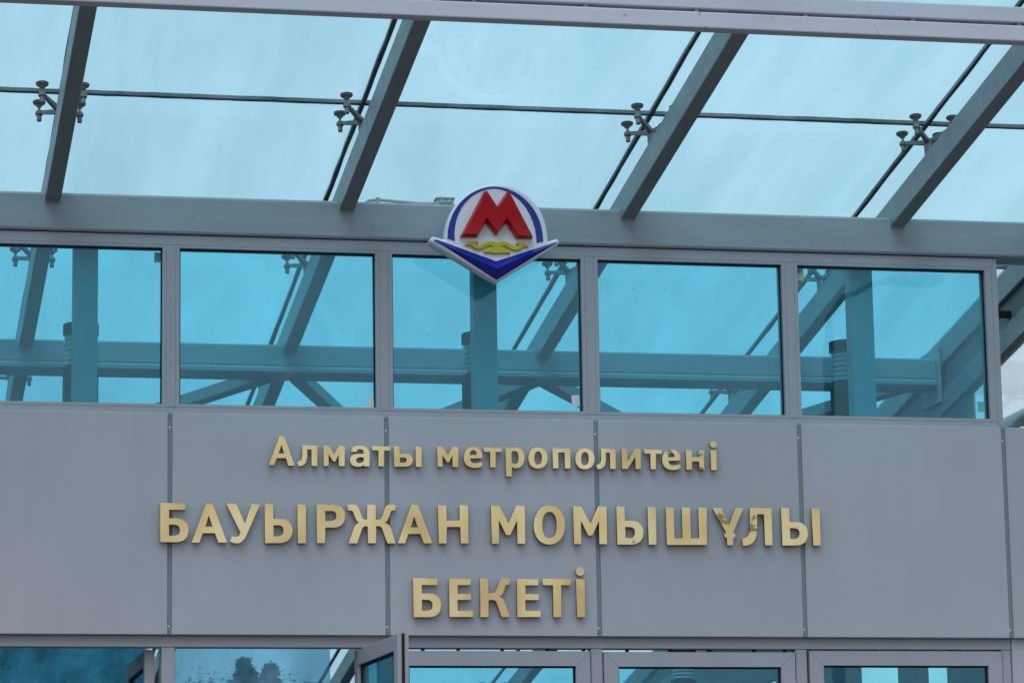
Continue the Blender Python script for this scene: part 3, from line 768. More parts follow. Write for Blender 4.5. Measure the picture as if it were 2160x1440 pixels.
# ------------------------------------------------------------------ lettering
DATA = json.loads(r'''{"GL":{"BE":[[[1,1784],[1142,1787],[1143,1480],[402,1479],[403,1100],[796,1098],[910,1084],[1010,1049],[1096,997],[1167,930],[1223,852],[1263,764],[1287,670],[1295,574],[1284,448],[1255,337],[1208,241],[1144,161],[1063,97],[967,49],[854,19],[728,7],[0,0]],[[404,802],[654,797],[710,791],[758,775],[798,752],[831,723],[856,687],[873,647],[884,602],[887,555],[884,504],[874,457],[857,415],[834,378],[804,348],[767,325],[724,310],[673,305],[398,302]]],"A":[[[671,1788],[966,1791],[1642,16],[1222,12],[1067,443],[522,437],[361,4],[0,0]],[[790,1240],[959,744],[626,741]]],"U":[[[-144,1797],[314,1802],[703,902],[1021,1796],[1397,1794],[792,405],[744,304],[694,218],[641,146],[587,89],[530,45],[470,14],[407,-5],[342,-11],[294,-10],[248,-4],[202,5],[157,17],[114,32],[74,50],[35,71],[0,94],[133,326],[172,314],[212,305],[252,300],[291,298],[328,299],[361,305],[390,314],[414,329],[432,349],[448,370],[461,391],[471,413],[479,435],[485,459],[490,484],[493,510]]],"YB":[[[4,1788],[384,1792],[393,1133],[791,1123],[906,1104],[1005,1067],[1088,1015],[1156,950],[1208,874],[1246,789],[1268,696],[1275,599],[1263,474],[1235,364],[1190,268],[1128,186],[1049,119],[954,67],[843,29],[715,7],[0,0]],[[403,828],[646,824],[701,814],[747,797],[783,771],[811,740],[832,704],[845,664],[853,621],[855,576],[851,527],[842,482],[826,440],[803,403],[774,372],[738,347],[695,330],[644,321],[402,318]],[[1494,1784],[1890,1789],[1893,15],[1505,11]]],"R":[[[2,1768],[811,1778],[927,1767],[1028,1737],[1114,1691],[1185,1630],[1240,1556],[1280,1469],[1304,1372],[1311,1267],[1302,1144],[1277,1037],[1234,944],[1175,867],[1099,806],[1006,761],[896,731],[768,719],[397,715],[389,4],[0,0]],[[397,1478],[700,1482],[750,1474],[793,1460],[828,1440],[856,1414],[877,1382],[892,1345],[900,1303],[903,1255],[899,1205],[888,1161],[870,1123],[845,1091],[813,1065],[775,1045],[730,1032],[679,1027],[395,1024]]],"ZH":[[[-50,1745],[8,1770],[71,1789],[136,1801],[201,1807],[264,1805],[323,1797],[375,1781],[418,1758],[458,1711],[492,1653],[523,1585],[551,1511],[578,1433],[607,1353],[640,1273],[677,1196],[691,1174],[705,1155],[720,1138],[736,1124],[754,1114],[774,1106],[797,1101],[823,1099],[896,1100],[902,1790],[1297,1794],[1292,1105],[1427,1106],[1453,1112],[1476,1123],[1497,1139],[1516,1159],[1534,1183],[1551,1212],[1569,1244],[1586,1279],[1616,1362],[1642,1442],[1669,1519],[1696,1591],[1727,1656],[1763,1713],[1805,1759],[1855,1794],[1900,1809],[1949,1818],[2002,1822],[2055,1821],[2107,1816],[2156,1807],[2200,1795],[2237,1780],[2191,1524],[2167,1531],[2143,1535],[2118,1536],[2095,1535],[2072,1532],[2052,1525],[2033,1516],[2018,1504],[1997,1465],[1978,1419],[1958,1368],[1938,1313],[1916,1255],[1891,1197],[1863,1138],[1830,1082],[1816,1062],[1802,1044],[1788,1027],[1772,1012],[1756,998],[1739,985],[1721,974],[1701,963],[1753,952],[1801,935],[1843,911],[1881,881],[1915,847],[1944,808],[1970,765],[1992,719],[2213,22],[1813,18],[1606,605],[1592,650],[1575,690],[1556,723],[1534,751],[1508,772],[1479,788],[1445,797],[1406,800],[1311,799],[1297,16],[909,13],[901,794],[839,794],[800,791],[766,782],[736,769],[710,751],[688,727],[668,700],[651,668],[636,631],[420,4],[0,0],[253,664],[275,722],[299,775],[325,820],[355,860],[388,893],[424,919],[465,938],[511,950],[490,961],[470,974],[450,990],[431,1008],[413,1029],[396,1051],[380,1075],[366,1102],[341,1155],[320,1207],[303,1256],[287,1303],[272,1348],[257,1390],[241,1429],[222,1464],[206,1481],[186,1494],[162,1502],[135,1507],[106,1509],[75,1508],[45,1504],[14,1498]]],"N":[[[-12,1766],[376,1771],[390,1068],[1011,1075],[1006,1779],[1406,1784],[1404,14],[1027,10],[1015,774],[397,768],[376,4],[0,0]]],"M":[[[4,1769],[384,1773],[811,969],[1204,1783],[1593,1788],[1592,15],[1208,12],[1215,1084],[891,412],[686,410],[362,1086],[360,4],[0,0]]],"O":[[[22,1794],[181,1777],[326,1725],[454,1641],[563,1530],[650,1395],[714,1240],[752,1068],[762,884],[745,699],[704,527],[639,372],[552,238],[443,127],[314,44],[166,-10],[-1,-29],[-167,-13],[-315,37],[-443,119],[-550,227],[-635,359],[-696,513],[-733,683],[-743,867],[-726,1052],[-681,1224],[-613,1381],[-522,1518],[-411,1631],[-281,1718],[-137,1773]],[[24,1491],[109,1480],[179,1445],[235,1389],[279,1314],[311,1224],[333,1121],[345,1008],[350,887],[346,765],[333,651],[311,546],[277,454],[232,378],[174,320],[103,282],[16,269],[-72,280],[-145,316],[-204,373],[-250,449],[-285,540],[-308,644],[-321,758],[-324,879],[-319,1001],[-304,1114],[-278,1218],[-242,1308],[-194,1384],[-135,1441],[-62,1478]]],"SH":[[[6,1758],[383,1763],[388,315],[783,319],[783,1768],[1172,1772],[1179,323],[1583,327],[1576,1777],[1974,1782],[1955,19],[0,0]]],"UU":[[[-665,1753],[-225,1758],[127,954],[465,1767],[848,1764],[304,583],[422,573],[408,361],[320,360],[298,3],[0,0],[-5,357],[-112,367],[-114,564],[-10,572]]],"L":[[[-684,1753],[382,1766],[377,4],[0,0],[-8,1466],[-335,1462],[-358,734],[-368,595],[-394,460],[-436,333],[-499,219],[-585,121],[-696,44],[-835,-9],[-1006,-32],[-1082,-18],[-1092,309],[-1004,321],[-928,349],[-864,392],[-811,449],[-769,520],[-737,603],[-716,699],[-705,805]]],"E":[[[14,1758],[1026,1754],[1014,1470],[402,1465],[405,1071],[1032,1068],[1024,788],[393,784],[395,297],[1117,301],[1113,6],[0,0]]],"K":[[[26,1773],[403,1776],[405,1109],[645,1103],[673,1119],[696,1141],[716,1169],[734,1201],[752,1238],[769,1280],[788,1326],[810,1376],[842,1468],[874,1550],[909,1621],[948,1681],[990,1729],[1039,1764],[1094,1786],[1158,1794],[1196,1796],[1236,1796],[1275,1793],[1313,1789],[1350,1782],[1384,1773],[1413,1762],[1439,1748],[1378,1495],[1347,1499],[1318,1500],[1291,1497],[1266,1491],[1243,1480],[1223,1464],[1206,1444],[1192,1418],[1175,1349],[1154,1277],[1130,1206],[1100,1137],[1063,1074],[1019,1019],[966,976],[904,947],[952,930],[994,910],[1031,888],[1063,860],[1091,828],[1116,789],[1138,742],[1160,688],[1394,7],[1001,5],[759,685],[744,715],[726,738],[707,756],[685,769],[662,778],[637,783],[609,786],[580,787],[412,786],[388,2],[0,0]]],"T":[[[-472,1770],[855,1776],[841,1478],[404,1475],[384,2],[0,0],[3,1472],[-478,1468]]],"I":[[[197,2318],[239,2314],[279,2302],[314,2284],[345,2259],[370,2228],[389,2193],[400,2154],[404,2113],[398,2071],[385,2032],[365,1997],[339,1966],[307,1941],[271,1921],[231,1909],[188,1904],[146,1908],[106,1920],[71,1939],[40,1964],[15,1994],[-4,2029],[-15,2068],[-19,2109],[-13,2151],[0,2190],[20,2225],[46,2256],[78,2282],[114,2301],[154,2313]],[[-5,1760],[401,1763],[393,2],[0,0]]],"a_cap":[[[533,1343],[750,1347],[1232,-2],[912,-7],[813,336],[397,330],[266,4],[0,0]],[[608,926],[741,559],[474,555]]],"l":[[[-698,951],[5,949],[0,0],[-281,3],[-277,760],[-464,764],[-466,462],[-476,345],[-498,245],[-532,161],[-579,93],[-638,41],[-710,5],[-796,-17],[-895,-23],[-928,181],[-865,192],[-815,213],[-775,242],[-745,280],[-724,324],[-710,375],[-702,431],[-700,492]]],"m":[[[5,946],[267,950],[499,544],[730,951],[992,955],[985,1],[704,0],[700,530],[547,216],[447,214],[241,540],[241,0],[0,0]]],"a":[[[-863,659],[-854,730],[-829,792],[-791,845],[-739,888],[-677,922],[-605,947],[-526,963],[-440,969],[-338,963],[-249,944],[-171,913],[-106,869],[-55,814],[-18,748],[4,673],[12,589],[0,0],[-263,-4],[-269,63],[-294,40],[-324,21],[-357,6],[-394,-6],[-432,-14],[-471,-20],[-510,-23],[-548,-25],[-632,-20],[-705,-3],[-768,23],[-821,59],[-862,103],[-892,154],[-910,211],[-916,272],[-908,343],[-887,404],[-853,455],[-805,497],[-745,530],[-673,554],[-589,568],[-494,574],[-271,578],[-271,635],[-274,671],[-283,702],[-298,729],[-318,751],[-343,768],[-372,781],[-405,788],[-441,790],[-477,787],[-509,779],[-536,767],[-559,751],[-577,733],[-590,711],[-598,688],[-601,663]],[[-273,416],[-394,414],[-447,411],[-492,404],[-530,392],[-560,376],[-584,356],[-600,333],[-610,307],[-613,277],[-611,247],[-602,222],[-588,201],[-570,184],[-548,170],[-522,161],[-494,156],[-463,155],[-421,158],[-384,166],[-352,179],[-324,196],[-303,216],[-287,241],[-277,268],[-274,298]]],"t":[[[-282,931],[572,935],[570,732],[283,731],[270,-3],[0,0],[6,734],[-284,733]]],"y":[[[2,943],[273,948],[283,617],[547,621],[629,614],[699,596],[758,569],[804,533],[839,490],[864,442],[878,389],[882,333],[875,261],[856,198],[826,144],[785,98],[733,62],[672,34],[602,16],[524,8],[0,0]],[[281,425],[477,428],[506,423],[530,416],[550,406],[564,393],[575,378],[583,361],[587,342],[588,322],[586,297],[581,274],[572,255],[560,239],[545,226],[525,216],[502,209],[475,206],[279,206]],[[1018,953],[1296,957],[1295,9],[1014,5]]],"e":[[[-522,469],[-512,579],[-486,678],[-444,765],[-389,839],[-321,900],[-242,945],[-153,974],[-54,984],[47,977],[134,952],[207,912],[266,858],[311,793],[343,719],[361,637],[366,550],[358,455],[-216,433],[-206,382],[-189,339],[-165,303],[-135,273],[-99,251],[-58,235],[-12,226],[37,224],[76,226],[113,231],[150,238],[186,247],[219,258],[250,270],[277,282],[301,295],[381,137],[345,104],[305,76],[261,52],[214,34],[164,19],[112,9],[57,3],[0,0],[-116,7],[-219,31],[-309,71],[-384,125],[-444,193],[-488,274],[-514,366]],[[-227,602],[84,614],[82,662],[74,705],[62,742],[44,772],[22,797],[-6,814],[-37,825],[-74,828],[-108,823],[-138,810],[-164,789],[-185,762],[-203,728],[-216,690],[-224,648]]],"r":[[[-3,1346],[244,1346],[260,1289],[282,1307],[306,1323],[333,1337],[362,1349],[394,1358],[428,1365],[464,1369],[502,1371],[593,1363],[673,1336],[741,1292],[797,1233],[841,1161],[872,1077],[890,983],[895,881],[887,780],[866,688],[832,605],[787,533],[731,474],[665,429],[588,399],[503,387],[466,386],[432,388],[401,393],[374,400],[349,410],[327,421],[308,434],[291,448],[284,-3],[0,0]],[[282,1137],[299,1151],[317,1162],[335,1171],[354,1178],[373,1183],[392,1187],[411,1189],[430,1190],[477,1184],[516,1167],[547,1140],[571,1103],[589,1058],[600,1006],[606,949],[607,887],[604,825],[598,769],[587,718],[570,675],[548,639],[519,613],[482,595],[438,589],[413,590],[389,593],[368,598],[347,605],[329,614],[311,626],[296,639],[281,655]]],"o":[[[18,996],[119,988],[209,962],[287,919],[353,861],[406,789],[444,706],[467,612],[474,510],[463,403],[437,306],[396,220],[340,145],[272,85],[192,40],[101,11],[0,0],[-102,8],[-192,34],[-271,77],[-336,136],[-389,208],[-426,293],[-449,390],[-455,496],[-445,598],[-419,692],[-379,777],[-324,850],[-256,910],[-176,956],[-84,985]],[[14,809],[59,803],[96,785],[126,757],[150,719],[168,674],[180,622],[186,566],[188,506],[184,441],[176,382],[162,329],[142,282],[117,244],[85,215],[48,197],[3,190],[-42,196],[-79,213],[-109,241],[-132,278],[-149,324],[-160,377],[-165,436],[-166,500],[-163,560],[-155,617],[-142,669],[-124,715],[-100,753],[-69,783],[-31,802]]],"p":[[[4,939],[846,952],[848,5],[569,1],[569,750],[283,746],[269,4],[0,0]]],"i":[[[1,953],[272,957],[283,383],[637,936],[651,946],[667,955],[683,961],[701,965],[719,969],[738,971],[758,972],[777,972],[916,957],[922,6],[643,2],[650,577],[285,25],[250,4],[0,0]]],"n":[[[11,937],[288,934],[289,601],[623,606],[607,946],[867,943],[877,16],[613,9],[624,400],[294,395],[280,1],[0,0]]],"ii":[[[154,1371],[187,1368],[217,1359],[244,1345],[268,1326],[287,1303],[301,1276],[309,1247],[312,1215],[308,1183],[297,1153],[282,1126],[261,1102],[237,1082],[209,1067],[178,1057],[145,1054],[113,1056],[83,1065],[56,1079],[32,1098],[13,1121],[-1,1148],[-10,1178],[-12,1210],[-8,1241],[2,1271],[18,1299],[39,1322],[63,1342],[91,1357],[122,1367]],[[5,945],[287,949],[288,4],[0,0]]]},"EM":{"body":[[[-2426,-164],[-2406,140],[-2355,432],[-2275,712],[-2167,976],[-2033,1225],[-1875,1455],[-1695,1666],[-1495,1855],[-1275,2022],[-1039,2163],[-788,2279],[-524,2366],[-248,2423],[37,2449],[323,2441],[598,2401],[861,2330],[1111,2229],[1344,2100],[1561,1943],[1758,1760],[1935,1553],[2088,1323],[2217,1071],[2319,798],[2393,506],[2436,197],[2448,-129],[2816,-13],[2847,-11],[2876,-15],[2901,-24],[2924,-37],[2944,-54],[2960,-74],[2972,-97],[2981,-121],[2986,-146],[2986,-172],[2983,-197],[2974,-222],[2961,-245],[2943,-265],[63,-2002],[50,-2013],[37,-2022],[24,-2029],[11,-2034],[-3,-2037],[-17,-2039],[-31,-2039],[-45,-2037],[-59,-2034],[-73,-2029],[-86,-2023],[-99,-2016],[-112,-2008],[-124,-1999],[-3078,-351],[-3099,-331],[-3115,-308],[-3125,-283],[-3131,-256],[-3132,-228],[-3128,-199],[-3121,-172],[-3109,-145],[-3093,-121],[-3074,-100],[-3051,-82],[-3025,-69],[-2995,-61],[-2963,-60],[-2426,-186]]],"arc":[[[-2324,-134],[-2299,204],[-2234,524],[-2133,825],[-1999,1104],[-1835,1359],[-1643,1589],[-1426,1790],[-1189,1962],[-933,2102],[-662,2208],[-379,2277],[-87,2308],[230,2290],[534,2228],[822,2126],[1090,1987],[1336,1812],[1557,1606],[1751,1370],[1915,1107],[2045,821],[2140,513],[2196,187],[2211,-154],[1898,-227],[1880,120],[1825,448],[1735,757],[1615,1043],[1466,1303],[1292,1537],[1096,1740],[881,1911],[650,2048],[406,2147],[153,2207],[-107,2225],[-359,2189],[-606,2119],[-845,2015],[-1071,1878],[-1280,1710],[-1470,1512],[-1635,1285],[-1774,1030],[-1881,749],[-1954,442],[-1987,110],[-1979,-244]]],"M":[[[-1750,-73],[-594,2035],[-526,2075],[-444,2051],[7,1376],[479,2042],[554,2067],[606,2046],[1681,33],[1671,-61],[921,-71],[427,655],[-32,33],[-528,626],[-949,-69]]],"orn":[[[-18,-278],[-64,-264],[-109,-248],[-161,-232],[-223,-221],[-336,-218],[-452,-239],[-576,-289],[-711,-373],[-797,-410],[-881,-430],[-952,-427],[-1002,-400],[-996,-364],[-972,-342],[-934,-337],[-889,-352],[-915,-285],[-977,-246],[-1051,-241],[-1134,-261],[-1224,-294],[-1322,-305],[-1403,-333],[-1463,-383],[-1495,-459],[-1436,-455],[-1373,-451],[-1311,-452],[-1253,-463],[-1179,-514],[-1096,-574],[-998,-622],[-882,-640],[-759,-618],[-639,-568],[-518,-503],[-394,-439],[-339,-431],[-289,-438],[-250,-464],[-227,-509],[-268,-488],[-322,-490],[-375,-517],[-408,-571],[-490,-581],[-555,-619],[-601,-686],[-623,-783],[-522,-766],[-418,-761],[-313,-767],[-213,-782],[-26,-803],[213,-782],[313,-767],[418,-761],[522,-766],[623,-783],[601,-686],[555,-619],[490,-581],[408,-571],[375,-517],[322,-490],[268,-488],[227,-509],[250,-464],[289,-438],[339,-431],[394,-439],[518,-503],[639,-568],[759,-618],[882,-640],[998,-622],[1096,-574],[1179,-514],[1253,-463],[1311,-452],[1373,-451],[1436,-455],[1495,-459],[1463,-383],[1403,-333],[1322,-305],[1224,-294],[1134,-261],[1051,-241],[977,-246],[915,-285],[889,-352],[934,-337],[972,-342],[996,-364],[1002,-400],[952,-427],[881,-430],[797,-410],[711,-373],[576,-289],[452,-239],[336,-218],[223,-221],[161,-232],[109,-248],[64,-264]]],"chev":[[[-2941,-216],[-2848,-191],[-31,-1114],[2798,-164],[2865,-185],[-33,-1982]]],"ridge":[[[-2946,-274],[-72,-1508],[2795,-237]]]},"place":[[1,"a_cap",0.4343,3.9096],[1,"l",0.661,3.9092],[1,"m",0.6892,3.9097],[1,"a",0.9027,3.9111],[1,"t",0.9431,3.9123],[1,"y",1.0163,3.911],[1,"m",1.2196,3.9136],[1,"e",1.3948,3.9111],[1,"t",1.4668,3.9138],[1,"r",1.5411,3.8733],[1,"o",1.6936,3.912],[1,"p",1.7639,3.9144],[1,"o",1.9169,3.912],[1,"l",2.0652,3.9155],[1,"i",2.094,3.9159],[1,"t",2.2308,3.9168],[1,"e",2.3403,3.9143],[1,"n",2.404,3.9169],[1,"ii",2.5236,3.9173],[2,"BE",-0.0576,3.5518],[2,"A",0.0838,3.551],[2,"U",0.257,3.5506],[2,"YB",0.418,3.5521],[2,"R",0.6562,3.5545],[2,"ZH",0.8007,3.5551],[2,"A",1.0286,3.5574],[2,"N",1.2207,3.5585],[2,"M",1.4686,3.5598],[2,"O",1.7416,3.5614],[2,"M",1.857,3.5614],[2,"YB",2.0634,3.5616],[2,"SH",2.3002,3.5624],[2,"UU",2.5911,3.5637],[2,"L",2.7751,3.5647],[2,"YB",2.8597,3.5648],[3,"BE",1.0998,3.219],[3,"E",1.2664,3.2211],[3,"K",1.4105,3.2214],[3,"E",1.5837,3.2223],[3,"T",1.7536,3.2228],[3,"I",1.8651,3.2234]],"eo":[1.475987758143869,4.973411793542185]}''')
NAMES = {'a_cap':'А','A':'А','l':'л','m':'м','a':'а','t':'т','y':'ы','e':'е','r':'р','o':'о','p':'п','i':'и','n':'н','ii':'і',
 'BE':'Б','U':'У','YB':'Ы','R':'Р','ZH':'Ж','N':'Н','M':'М','O':'О','SH':'Ш','UU':'Ұ','L':'Л','E':'Е','K':'К','T':'Т','I':'І'}
def shape_mesh(name, contours, depth, bev, k=1e-4):
    """solid from flat outlines drawn in x,z; front towards -y, middle plane at y = 0"""
    cu = bpy.data.curves.new(name, 'CURVE')
    cu.dimensions = '2D'
    cu.fill_mode = 'BOTH'
    cu.extrude = depth / 2 - bev
    cu.bevel_depth = bev
    cu.bevel_resolution = 1
    cu.offset = -bev
    for c in contours:
        sp = cu.splines.new('POLY')
        sp.points.add(len(c) - 1)
        for p, (x, z) in zip(sp.points, c):
            p.co = (x * k, z * k, 0, 1)
        sp.use_cyclic_u = True
    o = bpy.data.objects.new(name, cu)
    COL.objects.link(o)
    bpy.context.view_layer.update()
    me = bpy.data.meshes.new_from_object(o.evaluated_get(bpy.context.evaluated_depsgraph_get()))
    bpy.data.objects.remove(o)
    bpy.data.curves.remove(cu)
    me.name = name
    me.transform(Matrix.Rotation(rad(90), 4, 'X'))
    return me
glyph_mesh = {}
LINES = {1: ('small', 'top'), 2: ('large', 'middle'), 3: ('large', 'bottom')}
WORN = {(1, 14): ('gold_chip', 'with a worn top corner'), (1, 16): ('gold_worn', 'with peeling patches'), (1, 17): ('gold_worn', 'with a peeled right leg'),
        (2, 11): ('gold_chip', 'with a small chip'), (2, 13): ('gold_worn', 'with peeling patches'), (2, 14): ('gold_worn', 'with peeling patches')}
cnt = {1: 0, 2: 0, 3: 0}
ORD = ['first', 'second', 'third', 'fourth', 'fifth', 'sixth', 'seventh', 'eighth', 'ninth', 'tenth', 'eleventh', 'twelfth', 'thirteenth', 'fourteenth', 'fifteenth', 'sixteenth', 'seventeenth', 'eighteenth', 'nineteenth']
for line, key, x, z in DATA['place']:
    if key not in glyph_mesh:
        glyph_mesh[key] = shape_mesh('letter', DATA['GL'][key], 0.018, 0.0010)
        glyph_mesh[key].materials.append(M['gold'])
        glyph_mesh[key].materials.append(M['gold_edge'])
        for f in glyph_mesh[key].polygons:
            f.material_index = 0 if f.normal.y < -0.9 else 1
    i = cnt[line]; cnt[line] += 1
    me = glyph_mesh[key]
    extra = ''
    if (line, i) in WORN:
        me = me.copy(); me.materials[0] = M[WORN[(line, i)][0]]
        extra = ' ' + WORN[(line, i)][1]
    o = bpy.data.objects.new('letter', me)
    COL.objects.link(o)
    o.location = (x, -0.021, z)
    o.rotation_euler = (rad(random.uniform(-0.5, 0.5)), 0, rad(random.uniform(-0.5, 0.5)))   # hand mounted: none sits quite flat
    size, row = LINES[line]
    tag(o, '%s gold letter %s, %s of the %s line of the sign%s' % (size, NAMES[key], ORD[i], row, extra), 'letter', 'gold letters on the grey panels')

# ------------------------------------------------------------------ metro emblem
EO = DATA['eo']
E_ = empty('metro_emblem', (EO[0] + 0.007, -0.10, EO[1] - 0.001))
E_.scale = (1.0, 1.0, 1.035)
tag(E_, 'white, blue and red metro emblem with a raised letter M on the beam', 'emblem')
def epart(name, contours, depth, bev, y_front, mat, parent=E_):
    me = shape_mesh(name, contours, depth, bev)
    me.materials.append(mat)
    o = bpy.data.objects.new(name, me)
    COL.objects.link(o)
    o.parent = parent
    o.location = (0, y_front + depth / 2 + 0.10, 0)
    return o
EM = DATA['EM']
epart('backplate', EM['body'], 0.085, 0.010, -0.180, M['white'])
epart('arc_band', EM['arc'], 0.012, 0.0008, -0.183, M['blue'])
epart('ornament', EM['orn'], 0.022, 0.004, -0.194, M['yellow'])
def bevelled(name, outline, inset, y0, y1, mat):
    """raised letter whose faces lean in towards a smaller front"""
    P = [Vector((a * 1e-4, b * 1e-4)) for a, b in outline]
    area = sum(P[i].x * P[(i + 1) % len(P)].y - P[(i + 1) % len(P)].x * P[i].y for i in range(len(P)))
    s = 1 if area > 0 else -1
    Q = []
    n = len(P)
    for i in range(n):
        a, b, c = P[i - 1], P[i], P[(i + 1) % n]
        d1 = (b - a).normalized(); d2 = (c - b).normalized()
        n1 = Vector((-d1.y, d1.x)) * s; n2 = Vector((-d2.y, d2.x)) * s
        bi = (n1 + n2)
        bi = bi / max(0.35, (1 + n1.dot(n2)))
        Q.append(b + bi * inset)
    mb = MB()
    vb = [mb.bm.verts.new((p.x, y0, p.y)) for p in P]
    vm = [mb.bm.verts.new((p.x, y0 + (y1 - y0) * 0.45, p.y)) for p in P]
    vf = [mb.bm.verts.new((p.x, y1, p.y)) for p in Q]
    for u, v in ((vb, vm), (vm, vf)):
        for i in range(n):
            mb.bm.faces.new((u[i], u[(i + 1) % n], v[(i + 1) % n], v[i]))
    mb.bm.faces.new(vf); mb.bm.faces.new(vb)
    bmesh.ops.recalc_face_normals(mb.bm, faces=mb.bm.faces)
    bmesh.ops.triangulate(mb.bm, faces=[f for f in mb.bm.faces if len(f.verts) > 4])
    me = bpy.data.meshes.new(name); mb.bm.to_mesh(me); mb.bm.free()
    me.materials.append(mat)
    o = bpy.data.objects.new(name, me); COL.objects.link(o); o.parent = E_; o.location = (0, 0.10, 0)
    return o
bevelled('letter_m', EM['M'][0], 0.0085, -0.179, -0.226, M['red'])
# blue chevron: two faces meeting along a raised ridge
mb = MB()
oc = [Vector((a * 1e-4, -0.181, b * 1e-4)) for a, b in EM['chev'][0]]
rd = [Vector((a * 1e-4, -0.212, b * 1e-4)) for a, b in EM['ridge'][0]]
rd[0].y = rd[2].y = -0.186
tl0, tl1, tm, tr1, tr0, bt = [mb.bm.verts.new(v) for v in oc]
r0, r1, r2 = [mb.bm.verts.new(v) for v in rd]
for f in ((tl0, tl1, r0), (tl1, tm, r1, r0), (tm, tr1, r2, r1), (tr1, tr0, r2), (tr0, bt, r1, r2), (bt, tl0, r0, r1), (tl0, bt, tr0, tr1, tm, tl1)):
    mb.bm.faces.new(f)
bmesh.ops.recalc_face_normals(mb.bm, faces=mb.bm.faces)
bmesh.ops.triangulate(mb.bm, faces=[f for f in mb.bm.faces if len(f.verts) > 4])
me = bpy.data.meshes.new('chevron'); mb.bm.to_mesh(me); mb.bm.free(); me.materials.append(M['blue'])
o = bpy.data.objects.new('chevron', me); COL.objects.link(o); o.parent = E_; o.location = (0, 0.10, 0)
mb = MB()
for sx in (-0.14, 0.14):
    mb.box(sx - 0.02, sx + 0.02, 0.004, 0.099, 0.03, 0.07, 0.003)
me = bpy.data.meshes.new('mounting_bracket'); mb.bm.to_mesh(me); mb.bm.free(); me.materials.append(M['galv'])
o = bpy.data.objects.new('mounting_bracket', me); COL.objects.link(o); o.parent = E_

# ------------------------------------------------------------------ junction box and conduit on the beam
jb = MB(); jb.box(1.243, 1.325, 0.03, 0.095, 5.166, 5.194, 0.003); J = jb.build('junction_box', M['plastic'], None, (1.284, 0.06, 5.166))
tag(J, 'small grey junction box on top of the beam, left of the emblem', 'junction box')
jb = MB(); jb.box(1.238, 1.330, 0.025, 0.10, 5.1945, 5.2045, 0.003); jb.build('lid', M['plastic'], J)
for x in (1.268, 1.301):
    jb = MB(); jb.lathe([(0.0125, 0), (0.0125, 0.006), (0.008, 0.008), (0.008, 0.013), (0.003, 0.014)], seg=14)
    bmesh.ops.transform(jb.bm, matrix=Matrix.Translation((x, 0.0298, 5.180)) @ Matrix.Rotation(rad(90), 4, 'X'), verts=jb.bm.verts)
    jb.build('cable_gland', M['plastic'], J)
cd = MB(); cd.tube([(0.888, 0.09, 5.150), (0.905, 0.075, 5.172), (0.93, 0.062, 5.184), (0.97, 0.06, 5.188), (1.06, 0.06, 5.183), (1.16, 0.06, 5.177), (1.236, 0.06, 5.176)], 0.0075, 12)
cdo = cd.build('conduit', M['plastic'], None, (1.06, 0.06, 5.166))
tag(cdo, 'thin grey conduit pipe lying along the beam to the junction box', 'conduit')
cd = MB(); cd.box(0.958, 0.975, 0.049, 0.071, 5.170, 5.199, 0.002); cd.build('clip', M['plastic'], cdo)

# ------------------------------------------------------------------ notes stuck inside the windows
def note(x0, x1, z0, z1, mat, label, rot=0.0, cut=False, y=0.0635):
    mb = MB()
    cx, cz = (x0 + x1) / 2, (z0 + z1) / 2
    pts = [(x0, z0), (x1, z0), (x1, z1), (x0, z1)]
    if cut:
        pts = [(x0, z0), (x1, z0), (x1, z1 - 0.018), (x1 - 0.012, z1), (x0, z1)]
    pts = [((px - cx) * math.cos(rot) - (pz - cz) * math.sin(rot) + cx, (px - cx) * math.sin(rot) + (pz - cz) * math.cos(rot) + cz) for px, pz in pts]
    mb.prism(pts, y, y + 0.0012)
    o = mb.build('paper_note', mat, None, (cx, y, cz))
    tag(o, label, 'paper note', 'paper notes stuck on the windows')
note(-0.081, -0.0445, 4.858, 4.904, M['olive'], 'olive paper note in the top right corner of the leftmost window', y=0.0495)
note(0.909, 0.938, 4.199, 4.252, M['paper'], 'white paper note with a cut corner in the second window from left', 0.0, True, y=0.0495)
note(1.878, 1.916, 4.222, 4.275, M['paper'], 'tilted white paper note at the bottom right of the middle window', 0.07, y=0.0495)
note(2.9905, 3.031, 4.852, 4.897, M['beige'], 'beige paper note under green tape, top left of rightmost window', y=0.0495)
note(3.882, 3.918, 4.231, 4.281, M['mint'], 'mint green paper note low in the rightmost window', 0.04, y=0.0495)
mb = MB(); mb.prism([(2.9897, 4.886), (3.012, 4.888), (3.014, 4.904), (2.9897, 4.905)], 0.0480, 0.0490)
t_ = mb.build('green_tape', M['tape'], None, (3.0, 0.0490, 4.895))
tag(t_, 'short strip of green tape above the beige note in the rightmost window', 'tape')

